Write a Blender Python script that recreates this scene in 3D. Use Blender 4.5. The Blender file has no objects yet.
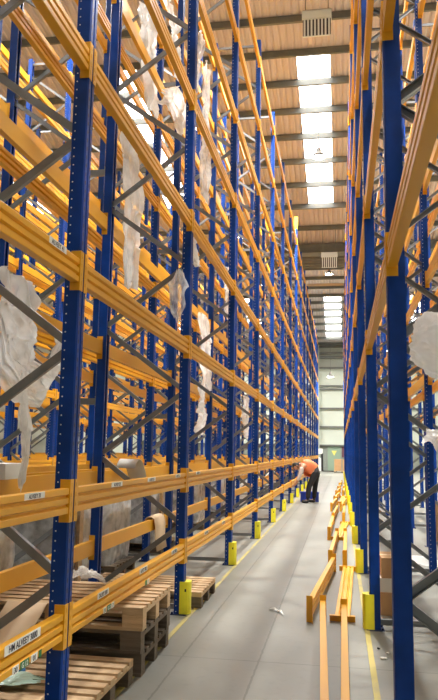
import bpy, bmesh, math, random
from mathutils import Vector, Matrix, noise
random.seed(7)
SC = bpy.context.scene
COL = SC.collection

# ------------------------------------------------------------------ camera
F_PX, YAW, PITCH, ROLL, EYE = 697.7, 0.1727, 0.14365, 0.01606, 1.45
cam_d = bpy.data.cameras.new('camera'); cam = bpy.data.objects.new('camera', cam_d); COL.objects.link(cam)
fw = Vector((-math.sin(YAW) * math.cos(PITCH), math.cos(YAW) * math.cos(PITCH), math.sin(PITCH)))
rt = Vector((math.cos(YAW), math.sin(YAW), 0)); up = rt.cross(fw)
rr = rt * math.cos(ROLL) + up * math.sin(ROLL); uu = -rt * math.sin(ROLL) + up * math.cos(ROLL)
cam.matrix_world = Matrix(((rr.x, uu.x, -fw.x, 0), (rr.y, uu.y, -fw.y, 0), (rr.z, uu.z, -fw.z, EYE), (0, 0, 0, 1)))
cam_d.sensor_fit = 'VERTICAL'; cam_d.sensor_height = 36.0; cam_d.sensor_width = 36.0 * 438 / 700
cam_d.lens = F_PX / 700 * 36.0
cam_d.clip_start = 0.05; cam_d.clip_end = 300
SC.camera = cam

# ------------------------------------------------------------------ world, lights, exposure
w = bpy.data.worlds.new('world'); SC.world = w; w.use_nodes = True
w.node_tree.nodes['Background'].inputs[0].default_value = (0.93, 0.97, 1.0, 1)
w.node_tree.nodes['Background'].inputs[1].default_value = 0.03
SC.view_settings.view_transform = 'Standard'; SC.view_settings.look = 'None'
SC.view_settings.gamma = 1.0; SC.view_settings.use_curve_mapping = False
SC.view_settings.exposure = 0.5
SKYLIGHT_E = 6.0
LAMP_W = 620.0
SC.cycles.max_bounces = 8; SC.cycles.diffuse_bounces = 4; SC.cycles.transparent_max_bounces = 12
SC.cycles.sample_clamp_indirect = 6.0

# ------------------------------------------------------------------ key dimensions (metres)
XL, Y0L, BAY = -1.393, 3.576, 2.816          # worker's rack: aisle plane, first upright, bay pitch
XR, Y0R, BAYR = 0.232, 3.448, 2.787          # rack beside the loose beams
DEPTH, GAP, PW, PD, HT = 0.90, 0.21, 0.10, 0.085, 9.05
LEV = [0.55, 1.18] + [2.414 + 1.237 * i for i in range(6)]
NL, NR = 16, 16

# ------------------------------------------------------------------ material helpers
def new_mat(name):
    m = bpy.data.materials.new(name); m.use_nodes = True
    return m, m.node_tree, m.node_tree.nodes['Principled BSDF']
def N(nt, typ, **kw):
    n = nt.nodes.new(typ)
    for k, v in kw.items():
        if k.startswith('i_'):
            n.inputs[int(k[2:]) if k[2:].isdigit() else k[2:]].default_value = v
        else: setattr(n, k, v)
    return n
def math_n(nt, op, a, b=None, clamp=False):
    n = nt.nodes.new('ShaderNodeMath'); n.operation = op; n.use_clamp = clamp
    for i, v in enumerate((a, b)):
        if v is None: continue
        if isinstance(v, (int, float)): n.inputs[i].default_value = v
        else: nt.links.new(v, n.inputs[i])
    return n.outputs[0]
def mix_c(nt, fac, a, b):
    n = nt.nodes.new('ShaderNodeMix'); n.data_type = 'RGBA'
    for i, v in ((0, fac), (6, a), (7, b)):
        if isinstance(v, (int, float, tuple)): n.inputs[i].default_value = v
        else: nt.links.new(v, n.inputs[i])
    return n.outputs[2]
def rgb(r, g, b): 
    f = lambda c: ((c / 255 + 0.055) / 1.055) ** 2.4 if c > 10 else c / 255 / 12.92
    return (f(r), f(g), f(b), 1)
def basic(name, col, rough=0.5, metal=0.0, var=0.0, nscale=6.0, dirt=0.0, dirt_col=(0.05, 0.04, 0.03, 1), bump=0.0, bscale=30.0, stretch=None):
    """colour with object-random variation, noise blotches of dirt and optional bump"""
    m, nt, b = new_mat(name)
    tc = N(nt, 'ShaderNodeTexCoord'); co = tc.outputs['Object']
    if stretch:
        mp = N(nt, 'ShaderNodeMapping'); mp.inputs['Scale'].default_value = stretch
        nt.links.new(co, mp.inputs[0]); co = mp.outputs[0]
    nz = N(nt, 'ShaderNodeTexNoise'); nz.inputs['Scale'].default_value = nscale; nz.inputs['Detail'].default_value = 5
    nt.links.new(co, nz.inputs['Vector'])
    c = col
    if var > 0:
        oi = N(nt, 'ShaderNodeObjectInfo'); hs = N(nt, 'ShaderNodeHueSaturation'); hs.inputs['Color'].default_value = col
        v = math_n(nt, 'ADD', math_n(nt, 'MULTIPLY', oi.outputs['Random'], var * 2), 1 - var)
        nt.links.new(v, hs.inputs['Value']); c = hs.outputs[0]
    if dirt > 0:
        f = math_n(nt, 'MULTIPLY', math_n(nt, 'SUBTRACT', nz.outputs['Fac'], 0.42, True), dirt * 5, True)
        c = mix_c(nt, f, c, dirt_col)
    if isinstance(c, tuple): b.inputs['Base Color'].default_value = c
    else: nt.links.new(c, b.inputs['Base Color'])
    b.inputs['Roughness'].default_value = rough; b.inputs['Metallic'].default_value = metal
    if bump > 0:
        n2 = N(nt, 'ShaderNodeTexNoise'); n2.inputs['Scale'].default_value = bscale; n2.inputs['Detail'].default_value = 4
        nt.links.new(co, n2.inputs['Vector'])
        bp = N(nt, 'ShaderNodeBump'); bp.inputs['Strength'].default_value = bump; bp.inputs['Distance'].default_value = 0.02
        nt.links.new(n2.outputs['Fac'], bp.inputs['Height']); nt.links.new(bp.outputs[0], b.inputs['Normal'])
    return m
def emit(name, col, s):
    m, nt, b = new_mat(name)
    b.inputs['Base Color'].default_value = (0.8, 0.8, 0.8, 1)
    b.inputs['Emission Color'].default_value = col; b.inputs['Emission Strength'].default_value = s
    return m

def post_material():
    """blue powder-coated post with punched slots on its aisle faces and a row of pale spots painting the light through its flank holes"""
    m, nt, b = new_mat('blue_post_steel')
    tc = N(nt, 'ShaderNodeTexCoord'); sp = N(nt, 'ShaderNodeSeparateXYZ'); nt.links.new(tc.outputs['Object'], sp.inputs[0])
    ge = N(nt, 'ShaderNodeNewGeometry'); vt = N(nt, 'ShaderNodeVectorTransform'); vt.vector_type = 'NORMAL'; vt.convert_from = 'WORLD'; vt.convert_to = 'OBJECT'
    nt.links.new(ge.outputs['True Normal'], vt.inputs[0]); sn = N(nt, 'ShaderNodeSeparateXYZ'); nt.links.new(vt.outputs[0], sn.inputs[0])
    zf = math_n(nt, 'SUBTRACT', math_n(nt, 'MODULO', sp.outputs[2], 0.05), 0.025)
    zz = math_n(nt, 'MULTIPLY', zf, zf)
    # slots: two columns at y = +-0.026 on the x faces, long in z
    ya = math_n(nt, 'SUBTRACT', math_n(nt, 'ABSOLUTE', sp.outputs[1]), 0.027)
    d1 = math_n(nt, 'ADD', math_n(nt, 'MULTIPLY', math_n(nt, 'MULTIPLY', ya, ya), 4.0), zz)
    slot = math_n(nt, 'MULTIPLY', math_n(nt, 'LESS_THAN', d1, 0.013 ** 2), math_n(nt, 'GREATER_THAN', math_n(nt, 'ABSOLUTE', sn.outputs[0]), 0.8))
    # light through the holes, painted as pale spots on the y faces near the inner edge (x = -0.066)
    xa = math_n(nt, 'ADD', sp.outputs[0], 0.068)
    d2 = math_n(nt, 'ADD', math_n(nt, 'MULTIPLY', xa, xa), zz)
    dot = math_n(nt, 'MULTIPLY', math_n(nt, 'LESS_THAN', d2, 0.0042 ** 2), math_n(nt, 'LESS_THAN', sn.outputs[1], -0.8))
    nz = N(nt, 'ShaderNodeTexNoise'); nz.inputs['Scale'].default_value = 9; nt.links.new(tc.outputs['Object'], nz.inputs['Vector'])
    c = mix_c(nt, nz.outputs['Fac'], rgb(2, 45, 106), rgb(3, 64, 158))
    c = mix_c(nt, slot, c, (0.01, 0.012, 0.03, 1))
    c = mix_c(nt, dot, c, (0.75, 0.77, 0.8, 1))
    nt.links.new(c, b.inputs['Base Color']); b.inputs['Roughness'].default_value = 0.4; b.inputs['Specular IOR Level'].default_value = 0.3
    return m

def floor_material():
    m, nt, b = new_mat('polished_concrete')
    tc = N(nt, 'ShaderNodeTexCoord'); co = tc.outputs['Object']
    n1 = N(nt, 'ShaderNodeTexNoise'); n1.inputs['Scale'].default_value = 0.9; n1.inputs['Detail'].default_value = 8; n1.inputs['Roughness'].default_value = 0.62
    n2 = N(nt, 'ShaderNodeTexNoise'); n2.inputs['Scale'].default_value = 14; n2.inputs['Detail'].default_value = 6
    mp = N(nt, 'ShaderNodeMapping'); mp.inputs['Scale'].default_value = (3.0, 0.5, 1)
    nt.links.new(co, mp.inputs[0]); n3 = N(nt, 'ShaderNodeTexNoise'); n3.inputs['Scale'].default_value = 1.3; n3.inputs['Detail'].default_value = 5
    nt.links.new(co, n1.inputs['Vector']); nt.links.new(co, n2.inputs['Vector']); nt.links.new(mp.outputs[0], n3.inputs['Vector'])
    c = mix_c(nt, n1.outputs['Fac'], rgb(108, 109, 101), rgb(144, 142, 131))
    c = mix_c(nt, math_n(nt, 'MULTIPLY', n3.outputs['Fac'], 0.45), c, rgb(108, 110, 106))
    c = mix_c(nt, math_n(nt, 'MULTIPLY', math_n(nt, 'SUBTRACT', n2.outputs['Fac'], 0.55, True), 1.2, True), c, rgb(92, 92, 88))
    # saw-cut joints
    sp = N(nt, 'ShaderNodeSeparateXYZ'); nt.links.new(co, sp.inputs[0])
    wob = math_n(nt, 'MULTIPLY', math_n(nt, 'SUBTRACT', n2.outputs['Fac'], 0.5), 0.02)
    j = None
    for x in (-1.12, -0.575):
        f = math_n(nt, 'LESS_THAN', math_n(nt, 'ABSOLUTE', math_n(nt, 'ADD', math_n(nt, 'SUBTRACT', sp.outputs[0], x), wob)), 0.007)
        j = f if j is None else math_n(nt, 'MAXIMUM', j, f)
    yy = math_n(nt, 'SUBTRACT', math_n(nt, 'MODULO', math_n(nt, 'ADD', sp.outputs[1], 60.9), 6.0), 0.0)
    f = math_n(nt, 'LESS_THAN', math_n(nt, 'ABSOLUTE', math_n(nt, 'ADD', yy, wob)), 0.012)
    j = math_n(nt, 'MAXIMUM', j, f)
    c = mix_c(nt, math_n(nt, 'MULTIPLY', j, 0.55), c, rgb(66, 65, 60))
    nt.links.new(c, b.inputs['Base Color'])
    nt.links.new(math_n(nt, 'ADD', math_n(nt, 'MULTIPLY', n1.outputs['Fac'], 0.25), 0.3), b.inputs['Roughness'])
    return m

def film_material(name, col=(0.96, 0.97, 0.98, 1), lo=0.72, hi=1.0, thru=0.45):
    m, nt, b = new_mat(name)
    b.inputs['Base Color'].default_value = col; b.inputs['Roughness'].default_value = 0.22; b.inputs['Specular IOR Level'].default_value = 0.8
    tc = N(nt, 'ShaderNodeTexCoord'); nz = N(nt, 'ShaderNodeTexNoise'); nz.inputs['Scale'].default_value = 7; nz.inputs['Detail'].default_value = 4
    mp = N(nt, 'ShaderNodeMapping'); mp.inputs['Scale'].default_value = (1, 1, .35); nt.links.new(tc.outputs['Object'], mp.inputs[0])
    n2 = N(nt, 'ShaderNodeTexNoise'); n2.noise_type = 'RIDGED_MULTIFRACTAL'; n2.inputs['Scale'].default_value = 11; n2.inputs['Detail'].default_value = 3
    nt.links.new(tc.outputs['Object'], nz.inputs['Vector']); nt.links.new(mp.outputs[0], n2.inputs['Vector'])
    bp = N(nt, 'ShaderNodeBump'); bp.inputs['Strength'].default_value = 0.9; bp.inputs['Distance'].default_value = 0.02
    nt.links.new(n2.outputs['Fac'], bp.inputs['Height']); nt.links.new(bp.outputs[0], b.inputs['Normal'])
    tl = N(nt, 'ShaderNodeBsdfTranslucent'); tl.inputs[0].default_value = (.98, .98, .98, 1); nt.links.new(bp.outputs[0], tl.inputs['Normal'])
    mx = N(nt, 'ShaderNodeMixShader'); mx.inputs[0].default_value = thru
    nt.links.new(b.outputs[0], mx.inputs[1]); nt.links.new(tl.outputs[0], mx.inputs[2])
    tr = N(nt, 'ShaderNodeBsdfTransparent'); m2 = N(nt, 'ShaderNodeMixShader')
    mr = N(nt, 'ShaderNodeMapRange'); mr.inputs[1].default_value = .35; mr.inputs[2].default_value = .62; mr.inputs[3].default_value = lo; mr.inputs[4].default_value = hi
    nt.links.new(nz.outputs['Fac'], mr.inputs[0])
    nt.links.new(mr.outputs[0], m2.inputs[0]); nt.links.new(tr.outputs[0], m2.inputs[1]); nt.links.new(mx.outputs[0], m2.inputs[2])
    nt.links.new(m2.outputs[0], nt.nodes['Material Output'].inputs[0])
    return m

M = {}
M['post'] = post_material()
M['orange'] = basic('orange_beam_paint', rgb(226, 164, 34), 0.34, 0, 0.06, 3, 0.05, rgb(178, 122, 32), stretch=(2, 0.8, 2))
M['zinc'] = basic('galvanised_steel', rgb(150, 152, 154), 0.38, 0.9, 0.05, 14, 0.25, rgb(120, 122, 122))
M['plate'] = basic('foot_plate_steel', rgb(40, 52, 92), 0.5, 0.3)
M['guard'] = basic('yellow_guard_plastic', rgb(238, 228, 48), 0.45, 0, 0.04, 8, 0.15, rgb(120, 120, 40))
M['black'] = basic('black_rubber', rgb(24, 24, 26), 0.6)
M['floor'] = floor_material()
M['line'] = basic('worn_yellow_paint', rgb(178, 162, 84), 0.6, 0, 0, 7, 0.6, rgb(130, 127, 110), stretch=(1, 0.4, 1))
M['liner'] = basic('roof_liner_tan', rgb(216, 204, 202), 0.55, 0, 0, 1.0, 0.06, rgb(192, 176, 172))
M['purlin'] = basic('purlin_grey', rgb(122, 124, 120), 0.5, 0.35, 0.05, 4, 0.2, rgb(90, 90, 86))
M['skylight'] = emit('rooflight_daylight', (1.0, 0.985, 0.95, 1), SKYLIGHT_E)
M['lamp'] = emit('lamp_lens_lit', (1.0, 0.96, 0.88, 1), 40.0)
M['lampbody'] = basic('lamp_housing', rgb(150, 150, 146), 0.4, 0.3)
M['heater'] = basic('heater_casing', rgb(232, 236, 230), 0.5)
M['dark'] = basic('dark_cavity', rgb(52, 48, 44), 0.7)
M['clad'] = basic('wall_cladding', rgb(214, 220, 206), 0.5, 0, 0, 0.6, 0.1, rgb(190, 198, 186))
M['clad_low'] = basic('dado_cladding', rgb(150, 156, 146), 0.6, 0, 0, 0.6, 0.1, rgb(120, 126, 118))
M['clad_grey'] = basic('upper_cladding_grey', rgb(176, 180, 170), 0.55)
M['door'] = basic('grey_green_door', rgb(150, 172, 150), 0.5)
M['wood'] = basic('pallet_wood', rgb(206, 176, 136), 0.75, 0, 0.08, 7, 0.25, rgb(150, 116, 80), 0.3, 40, stretch=(0.6, 6, 6))
M['wood_dark'] = basic('weathered_pallet_wood', rgb(118, 104, 88), 0.8, 0, 0.1, 7, 0.3, rgb(72, 62, 52), 0.3, 40, stretch=(0.6, 6, 6))
M['card'] = basic('cardboard', rgb(186, 146, 102), 0.8, 0, 0.08, 4, 0.1, rgb(150, 112, 76))
M['card_white'] = basic('white_board', rgb(224, 222, 214), 0.6, 0, 0, 4, 0.08, rgb(180, 176, 166))
M['card_inner'] = basic('pale_cardboard', rgb(214, 188, 154), 0.8)
M['film'] = film_material('shrink_film')
M['film_thin'] = film_material('thin_shrink_film', (0.96, 0.97, 0.98, 1), .35, .9)
M['film_dense'] = film_material('dense_white_film', (0.95, 0.95, 0.94, 1), 1.0, 1.0, .6)
M['load'] = basic('wrapped_goods_grey', rgb(160, 156, 150), 0.32, 0, 0.06, 3.0, 0.5, rgb(112, 106, 100), 0.8, 9)
M['label'] = basic('white_sticker', rgb(236, 236, 230), 0.4)
M['ink'] = basic('dark_ink', rgb(34, 36, 56), 0.5)
M['green'] = basic('green_sticker', rgb(26, 112, 58), 0.4)
M['cyan'] = basic('pale_green_film', rgb(186, 216, 200), 0.3, 0, 0, 3, 0.1, rgb(160, 200, 190), 0.5, 10)
M['bluecap'] = basic('blue_plastic', rgb(40, 120, 200), 0.35)
M['crate'] = basic('blue_crate_plastic', rgb(44, 72, 190), 0.4)
M['skin'] = basic('skin', rgb(196, 142, 112), 0.5)
M['hair'] = basic('dark_hair', rgb(13, 10, 9), 0.6, bump=0.5, bscale=80)
M['vest'] = basic('orange_vest', rgb(236, 132, 84), 0.6, 0, 0, 6, 0.08, rgb(205, 100, 60), 0.4, 12)
M['reflect'] = basic('reflective_tape', rgb(206, 206, 196), 0.35)
M['trouser'] = basic('black_trousers', rgb(26, 26, 30), 0.75, bump=0.4, bscale=14)
M['shirt'] = basic('pale_sleeve', rgb(206, 196, 190), 0.7)
M['shoe'] = basic('dark_boot', rgb(30, 28, 28), 0.5)
M['white'] = basic('white_enamel', rgb(230, 232, 230), 0.4)
M['purple'] = basic('maroon_panel', rgb(112, 72, 84), 0.6)
M['yellow_sign'] = basic('yellow_sign', rgb(236, 226, 120), 0.5)

# ------------------------------------------------------------------ geometry helpers
class MB:
    def __init__(s): s.v = []; s.f = []
    def add(s, vs, fs):
        o = len(s.v); s.v += [tuple(v) for v in vs]; s.f += [tuple(i + o for i in f) for f in fs]; return s
    def box(s, x0, x1, y0, y1, z0, z1, mat=None):
        if x0 > x1: x0, x1 = x1, x0
        if y0 > y1: y0, y1 = y1, y0
        if z0 > z1: z0, z1 = z1, z0
        vs = [(x, y, z) for z in (z0, z1) for y in (y0, y1) for x in (x0, x1)]
        if mat is not None: vs = [mat @ Vector(v) for v in vs]
        return s.add(vs, [(0, 2, 3, 1), (4, 5, 7, 6), (0, 1, 5, 4), (2, 6, 7, 3), (0, 4, 6, 2), (1, 3, 7, 5)])
    def prism(s, pts, axis, a, b):
        """polygon pts (u,v) extruded along axis from a to b; axis 'y': (u,v)=(x,z); 'z': (x,y); 'x': (y,z)"""
        def p3(u, v, t): return {'y': (u, t, v), 'z': (u, v, t), 'x': (t, u, v)}[axis]
        n = len(pts); vs = [p3(u, v, a) for u, v in pts] + [p3(u, v, b) for u, v in pts]
        fs = [tuple(range(n)), tuple(range(2 * n - 1, n - 1, -1))]
        fs += [(i, (i + 1) % n, n + (i + 1) % n, n + i)[::-1] for i in range(n)]
        return s.add(vs, fs)
    def bar(s, a, b, wd, ht, upv=(0, 0, 1)):
        a = Vector(a); b = Vector(b); d = (b - a); L = d.length; d.normalize()
        u = Vector(upv); u = (u - d * u.dot(d)).normalized(); r = d.cross(u)
        mt = Matrix.Translation(a) @ Matrix((r, d, u)).transposed().to_4x4()
        return s.box(-wd / 2, wd / 2, 0, L, -ht / 2, ht / 2, mt)
    def tube(s, a, b, r, n=10, r2=None, cap=True):
        a = Vector(a); b = Vector(b); d = (b - a).normalized(); r2 = r if r2 is None else r2
        u = d.orthogonal().normalized(); w_ = d.cross(u)
        vs = []
        for p, q in ((a, r), (b, r2)):
            for i in range(n):
                t = 2 * math.pi * i / n; vs.append(p + (u * math.cos(t) + w_ * math.sin(t)) * q)
        fs = [(i, (i + 1) % n, n + (i + 1) % n, n + i) for i in range(n)]
        if cap: fs += [tuple(range(n - 1, -1, -1)), tuple(range(n, 2 * n))]
        return s.add(vs, fs)
    def lathe(s, c, prof, n=20):
        vs = []; c = Vector(c)
        for r, z in prof:
            for i in range(n):
                t = 2 * math.pi * i / n; vs.append(c + Vector((r * math.cos(t), r * math.sin(t), z)))
        fs = []
        for k in range(len(prof) - 1):
            for i in range(n):
                fs.append((k * n + i, k * n + (i + 1) % n, (k + 1) * n + (i + 1) % n, (k + 1) * n + i))
        fs += [tuple(range(n - 1, -1, -1)), tuple(range((len(prof) - 1) * n, len(prof) * n))]
        return s.add(vs, fs)
    def mesh(s, name, mat, smooth=False, fix=True):
        me = bpy.data.meshes.new(name); me.from_pydata(s.v, [], s.f); 
        if fix:
            bm = bmesh.new(); bm.from_mesh(me); bmesh.ops.recalc_face_normals(bm, faces=bm.faces); bm.to_mesh(me); bm.free()
        me.materials.append(mat)
        if smooth: me.polygons.foreach_set('use_smooth', [True] * len(me.polygons))
        me.update(); return me

def link(name, data, parent=None, loc=(0, 0, 0), rot=(0, 0, 0)):
    o = bpy.data.objects.new(name, data); COL.objects.link(o)
    o.location = loc; o.rotation_euler = rot
    if parent: o.parent = parent
    return o
def thing(name, label, cat, loc=(0, 0, 0), rot=(0, 0, 0), group=None, data=None):
    o = link(name, data, None, loc, rot); return tag(o, label, cat, group)
def tag(o, label, cat, group=None, kind='thing'):
    o['label'] = label; o['category'] = cat; o['kind'] = kind
    if group: o['group'] = group
    return o
def struct(name, data, label=None, cat=None, loc=(0, 0, 0)):
    o = link(name, data, None, loc); o['kind'] = 'structure'
    if label: o['label'] = label
    if cat: o['category'] = cat
    return o
ORD = ['first', 'second', 'third', 'fourth', 'fifth', 'sixth', 'seventh', 'eighth', 'ninth', 'tenth', 'eleventh', 'twelfth', 'thirteenth', 'fourteenth', 'fifteenth', 'sixteenth', 'seventeenth', 'eighteenth']

# ================================================================== SETTING
# floor
fl = MB().box(-17, 9, -12, 60, -0.2, 0).mesh('floor', M['floor'])
struct('floor', fl, 'grey polished concrete warehouse floor with saw-cut joints', 'floor')
struct('trim_1', MB().box(-1.355, -1.318, 0.5, 48, 0.0, 0.003).mesh('floor_line', M['line']), 'worn yellow floor line along the foot of the worker\'s rack', 'floor marking')
struct('trim_2', MB().box(0.186, 0.226, 0.5, 48, 0.0, 0.003).mesh('floor_line', M['line']), 'worn yellow floor line beside the loose beams', 'floor marking')

# roof: folded liner with ribs running along y
YR_ = [-12.0, 8.0, 31.7, 44.0, 60.0]
def roof_z(y):
    if y < 8: return 1.45 + 15.3 - 0.18 * 8 - 0.10 * (8 - y)
    if y <= 31.7: return 1.45 + 15.3 - 0.18 * y
    if y <= 44: return roof_z(31.7) + 0.18 * (y - 31.7)
    return roof_z(44) - 0.18 * (y - 44)
STRIPS = [-12.7, -6.7, -0.7, 5.3]
def ribbed(x0, x1, ya, yb, mb, period=0.2, dip=0.035):
    xs = []; x = x0
    while x < x1 - 1e-6:
        for dx, dz in ((0, 0), (0.5 * period, 0), (0.65 * period, dip), (0.85 * period, dip)):
            if x + dx < x1: xs.append((x + dx, dz))
        x += period
    xs.append((x1, 0))
    vs = []
    for X, dz in xs: vs.append((X, ya, roof_z(ya) + dz))
    for X, dz in xs: vs.append((X, yb, roof_z(yb) + dz))
    n = len(xs); mb.add(vs, [(i, i + 1, n + i + 1, n + i) for i in range(n - 1)])
roof = MB(); lights1 = MB()
SKY1 = (19.4, 28.1); SKY2 = (49.0, 57.3); SKY0 = (-8.0, 6.0)
WID = {1: 0.5, 2: 0.6, 0: 0.5}
wn = 0
cuts = [(-12, SKY0[0], None), (SKY0[0], SKY0[1], 0), (SKY0[1], 8, None), (8, SKY1[0], None), (SKY1[0], SKY1[1], 1), (SKY1[1], 31.7, None), (31.7, 44, None), (44, SKY2[0], None), (SKY2[0], SKY2[1], 2), (SKY2[1], 60, None)]
for ya, yb, k in cuts:
    if k is None: ribbed(-17, 9, ya, yb, roof)
    else:
        xs = [-17]
        cx = [c + (0.24 if k == 2 else 0) for c in STRIPS]
        for c in cx: xs += [c - WID[k], c + WID[k]]
        xs.append(9)
        for i in range(0, len(xs), 2): ribbed(xs[i], xs[i + 1], ya, yb, roof)
        for c in cx:
            wn += 1
            mb = MB(); h = WID[k]
            mb.add([(c - h, ya, roof_z(ya) + .02), (c + h, ya, roof_z(ya) + .02), (c + h, yb, roof_z(yb) + .02), (c - h, yb, roof_z(yb) + .02),
                    (c - h, ya, roof_z(ya) + .04), (c + h, ya, roof_z(ya) + .04), (c + h, yb, roof_z(yb) + .04), (c - h, yb, roof_z(yb) + .04)],
                   [(0, 1, 2, 3), (4, 5, 6, 7), (0, 1, 5, 4), (1, 2, 6, 5), (2, 3, 7, 6), (3, 0, 4, 7)])
            struct('window_%d' % wn, mb.mesh('rooflight', M['skylight']))
struct('ceiling', roof.mesh('ceiling', M['liner'], fix=False), 'tan ribbed roof liner between grey purlins', 'ceiling')
# purlins
py = [8 + 1.35 * i for i in range(7)] + [18.0, 19.3, 20.6, 21.95, 23.35, 24.85, 26.45, 28.1, 29.95]
py += [33.3 + 1.75 * i for i in range(6)] + [44.0, 45.5, 47.0, 48.4, 49.7, 51.1, 52.5, 54.0, 55.6, 57.3, 58.6]
py += [-10 + 2 * i for i in range(9)]
tn = 2
for y in sorted(py):
    tn += 1; z = roof_z(y)
    p = MB(); prof = [(y - .035, z - .005), (y - .035, z - .21), (y + .05, z - .21), (y + .05, z - .19), (y - .012, z - .18), (y - .012, z - .03), (y + .05, z - .03), (y + .05, z - .005)]
    p.prism(prof, 'x', -17, 9)
    struct('trim_%d' % tn, p.mesh('purlin', M['purlin']))
tn += 1   # valley gutter girder
zv = roof_z(31.7)
struct('trim_%d' % tn, MB().box(-17, 9, 31.5, 31.9, zv - .45, zv - .05).box(-17, 9, 31.35, 32.05, zv - .5, zv - .45).mesh('valley_girder', M['purlin']))
# far wall with rails
WY = 59.0; WTOP = roof_z(59.0)
wl = MB().box(-17, 9, WY, WY + .2, 2.05, 8.5)
struct('wall_back', wl.mesh('wall', M['clad']), 'pale cladding end wall crossed by dark rails', 'wall')
lw = MB().box(-17, -2.75 + 2.7, WY, WY + .2, 0, 2.05).box(0.5 + .5, 9, WY, WY + .2, 0, 2.05)
struct('wall_back_lower', MB().box(-17, 9, WY, WY + .2, 0, 2.05).mesh('wall', M['clad_low']))
up_ = MB(); x = -17
while x < 9: up_.box(x, x + .35, WY - .03, WY + .2, 8.5, WTOP + .5); up_.box(x + .35, x + .5, WY, WY + .2, 8.5, WTOP + .5); x += .5
struct('wall_back_upper', up_.mesh('wall', M['clad_grey']))
for z, h in ((2.05, .12), (3.57, .12), (5.1, .12), (6.7, .12), (6.98, .10), (8.5, .14), (9.4, .22), (9.75, .18), (10.3, .2)):
    tn += 1; struct('trim_%d' % tn, MB().box(-17, 9, WY - .18, WY - .03, z - h / 2, z + h / 2).mesh('wall_rail', M['purlin']))
for x in (-13.5, -7.5, -1.75, 4.2):   # wall posts
    tn += 1; struct('trim_%d' % tn, MB().box(x - .07, x + .07, WY - .34, WY - .18, 0, WTOP).mesh('wall_post', M['clad_grey']))
def side_wall(nm, x0, x1):
    mb = MB()
    vs = []; 
    for X in (x0, x1):
        for y in YR_: vs.append((X, y, 0))
        for y in YR_: vs.append((X, y, roof_z(y)))
    n = len(YR_); fs = []
    for b_ in (0, 2 * n): fs += [(b_ + i, b_ + i + 1, b_ + n + i + 1, b_ + n + i) for i in range(n - 1)]
    fs += [(0, n, 3 * n, 2 * n), (n - 1, 2 * n + n - 1, 4 * n - 1, 2 * n - 1)]
    for i in range(n - 1): fs += [(n + i, n + i + 1, 3 * n + i + 1, 3 * n + i), (i, i + 1, 2 * n + i + 1, 2 * n + i)]
    struct(nm, mb.add(vs, fs).mesh('wall', M['clad']))
struct('wall_front', MB().box(-17, 9, -12.2, -12, 0, roof_z(-12)).mesh('wall', M['clad_grey']))
side_wall('wall_left', -17.2, -17.0)
side_wall('wall_right', 9.0, 9.2)

# ================================================================== RACKING
POST = {}
def post_mesh(h):
    if h not in POST:
        # lipped channel: aisle face at x=0, flanks, open at the rear with returned lips
        c = .008; hw = PW / 2
        pts = [(-c, -hw), (0, -hw + c), (0, -.012), (-.006, -.008), (-.006, .008), (0, .012), (0, hw - c), (-c, hw), (-PD, hw), (-PD, .022), (-PD + .004, .022), (-PD + .004, hw - .004),
               (-.0125, hw - .004), (-.0125, -hw + .004), (-PD + .004, -hw + .004), (-PD + .004, -.022), (-PD, -.022), (-PD, -hw)]
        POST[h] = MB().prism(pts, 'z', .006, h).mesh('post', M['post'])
    return POST[h]
FOOT = MB().box(-.115, .03, -.075, .075, 0, .006).tube((-.1, -.058, .006), (-.1, -.058, .022), .01, 6).tube((-.1, .058, .006), (-.1, .058, .022), .01, 6).mesh('foot_plate', M['plate'])
CH = .045
def brace_mesh(a, b, tk=.030):
    mb = MB(); a = Vector(a); b = Vector(b); d = (b - a).normalized(); n = Vector((-d.z, 0, d.x))
    # C channel: web towards -y, two flanges
    for off, wd, y0, y1 in ((0, CH, -tk / 2, -tk / 2 + .004), (CH / 2 - .002, .004, -tk / 2, tk / 2), (-CH / 2 + .002, .004, -tk / 2, tk / 2)):
        c = n * off; q = n * (wd / 2)
        vs = [p + c + s * q + Vector((0, y, 0)) for p in (a, b) for s in (-1, 1) for y in (y0, y1)]
        mb.add(vs, [(0, 1, 3, 2), (4, 6, 7, 5), (0, 4, 5, 1), (2, 3, 7, 6), (0, 2, 6, 4), (1, 5, 7, 3)])
    return mb
def brace_specs():
    out = []; xi, xo = -PD + .012, -DEPTH + PD - .012
    z = 0.13; front = False     # rear node first
    zs = [(0.17, 'r')]; k = 0
    while True:
        zf = 0.78 + 1.22 * k
        if zf > HT - .1: break
        zs.append((zf, 'f')); zr = 1.39 + 1.22 * k
        if zr > HT - .1: break
        zs.append((zr, 'r')); k += 1
    for (za, sa), (zb, sb) in zip(zs, zs[1:]):
        da = .025; 
        out.append(((xi if sa == 'f' else xo, 0, za + da), (xi if sb == 'f' else xo, 0, zb - da)))
    return out
BR = brace_specs()
# two shared brace meshes (rising to the front, rising to the rear), placed by height
def centred(sp):
    c = (Vector(sp[0]) + Vector(sp[1])) / 2
    return brace_mesh(Vector(sp[0]) - c, Vector(sp[1]) - c).mesh('brace', M['zinc']), c
BRD = []
for i, sp in enumerate(BR):
    c = (Vector(sp[0]) + Vector(sp[1])) / 2
    if i < 2: BRD.append(centred(sp)[0])
    BRD_i = i % 2
STRUT = MB()
for y0, y1, z0, z1 in ((-.016, -.012, -.022, .022), (-.016, .016, .018, .022), (-.016, .016, -.022, -.018)):
    STRUT.box(-DEPTH + PD - .012, -PD + .012, y0, y1, z0, z1)
STRUT = STRUT.mesh('strut', M['zinc'])
ALLB = MB()
for sp in BR: 
    b_ = brace_mesh(*sp); ALLB.add(b_.v, b_.f)
for zz in (.06, 8.95): ALLB.box(-DEPTH + PD - .012, -PD + .012, -.016, .016, zz - .022, zz + .022)
ALLB = ALLB.mesh('bracing', M['zinc'])

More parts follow.
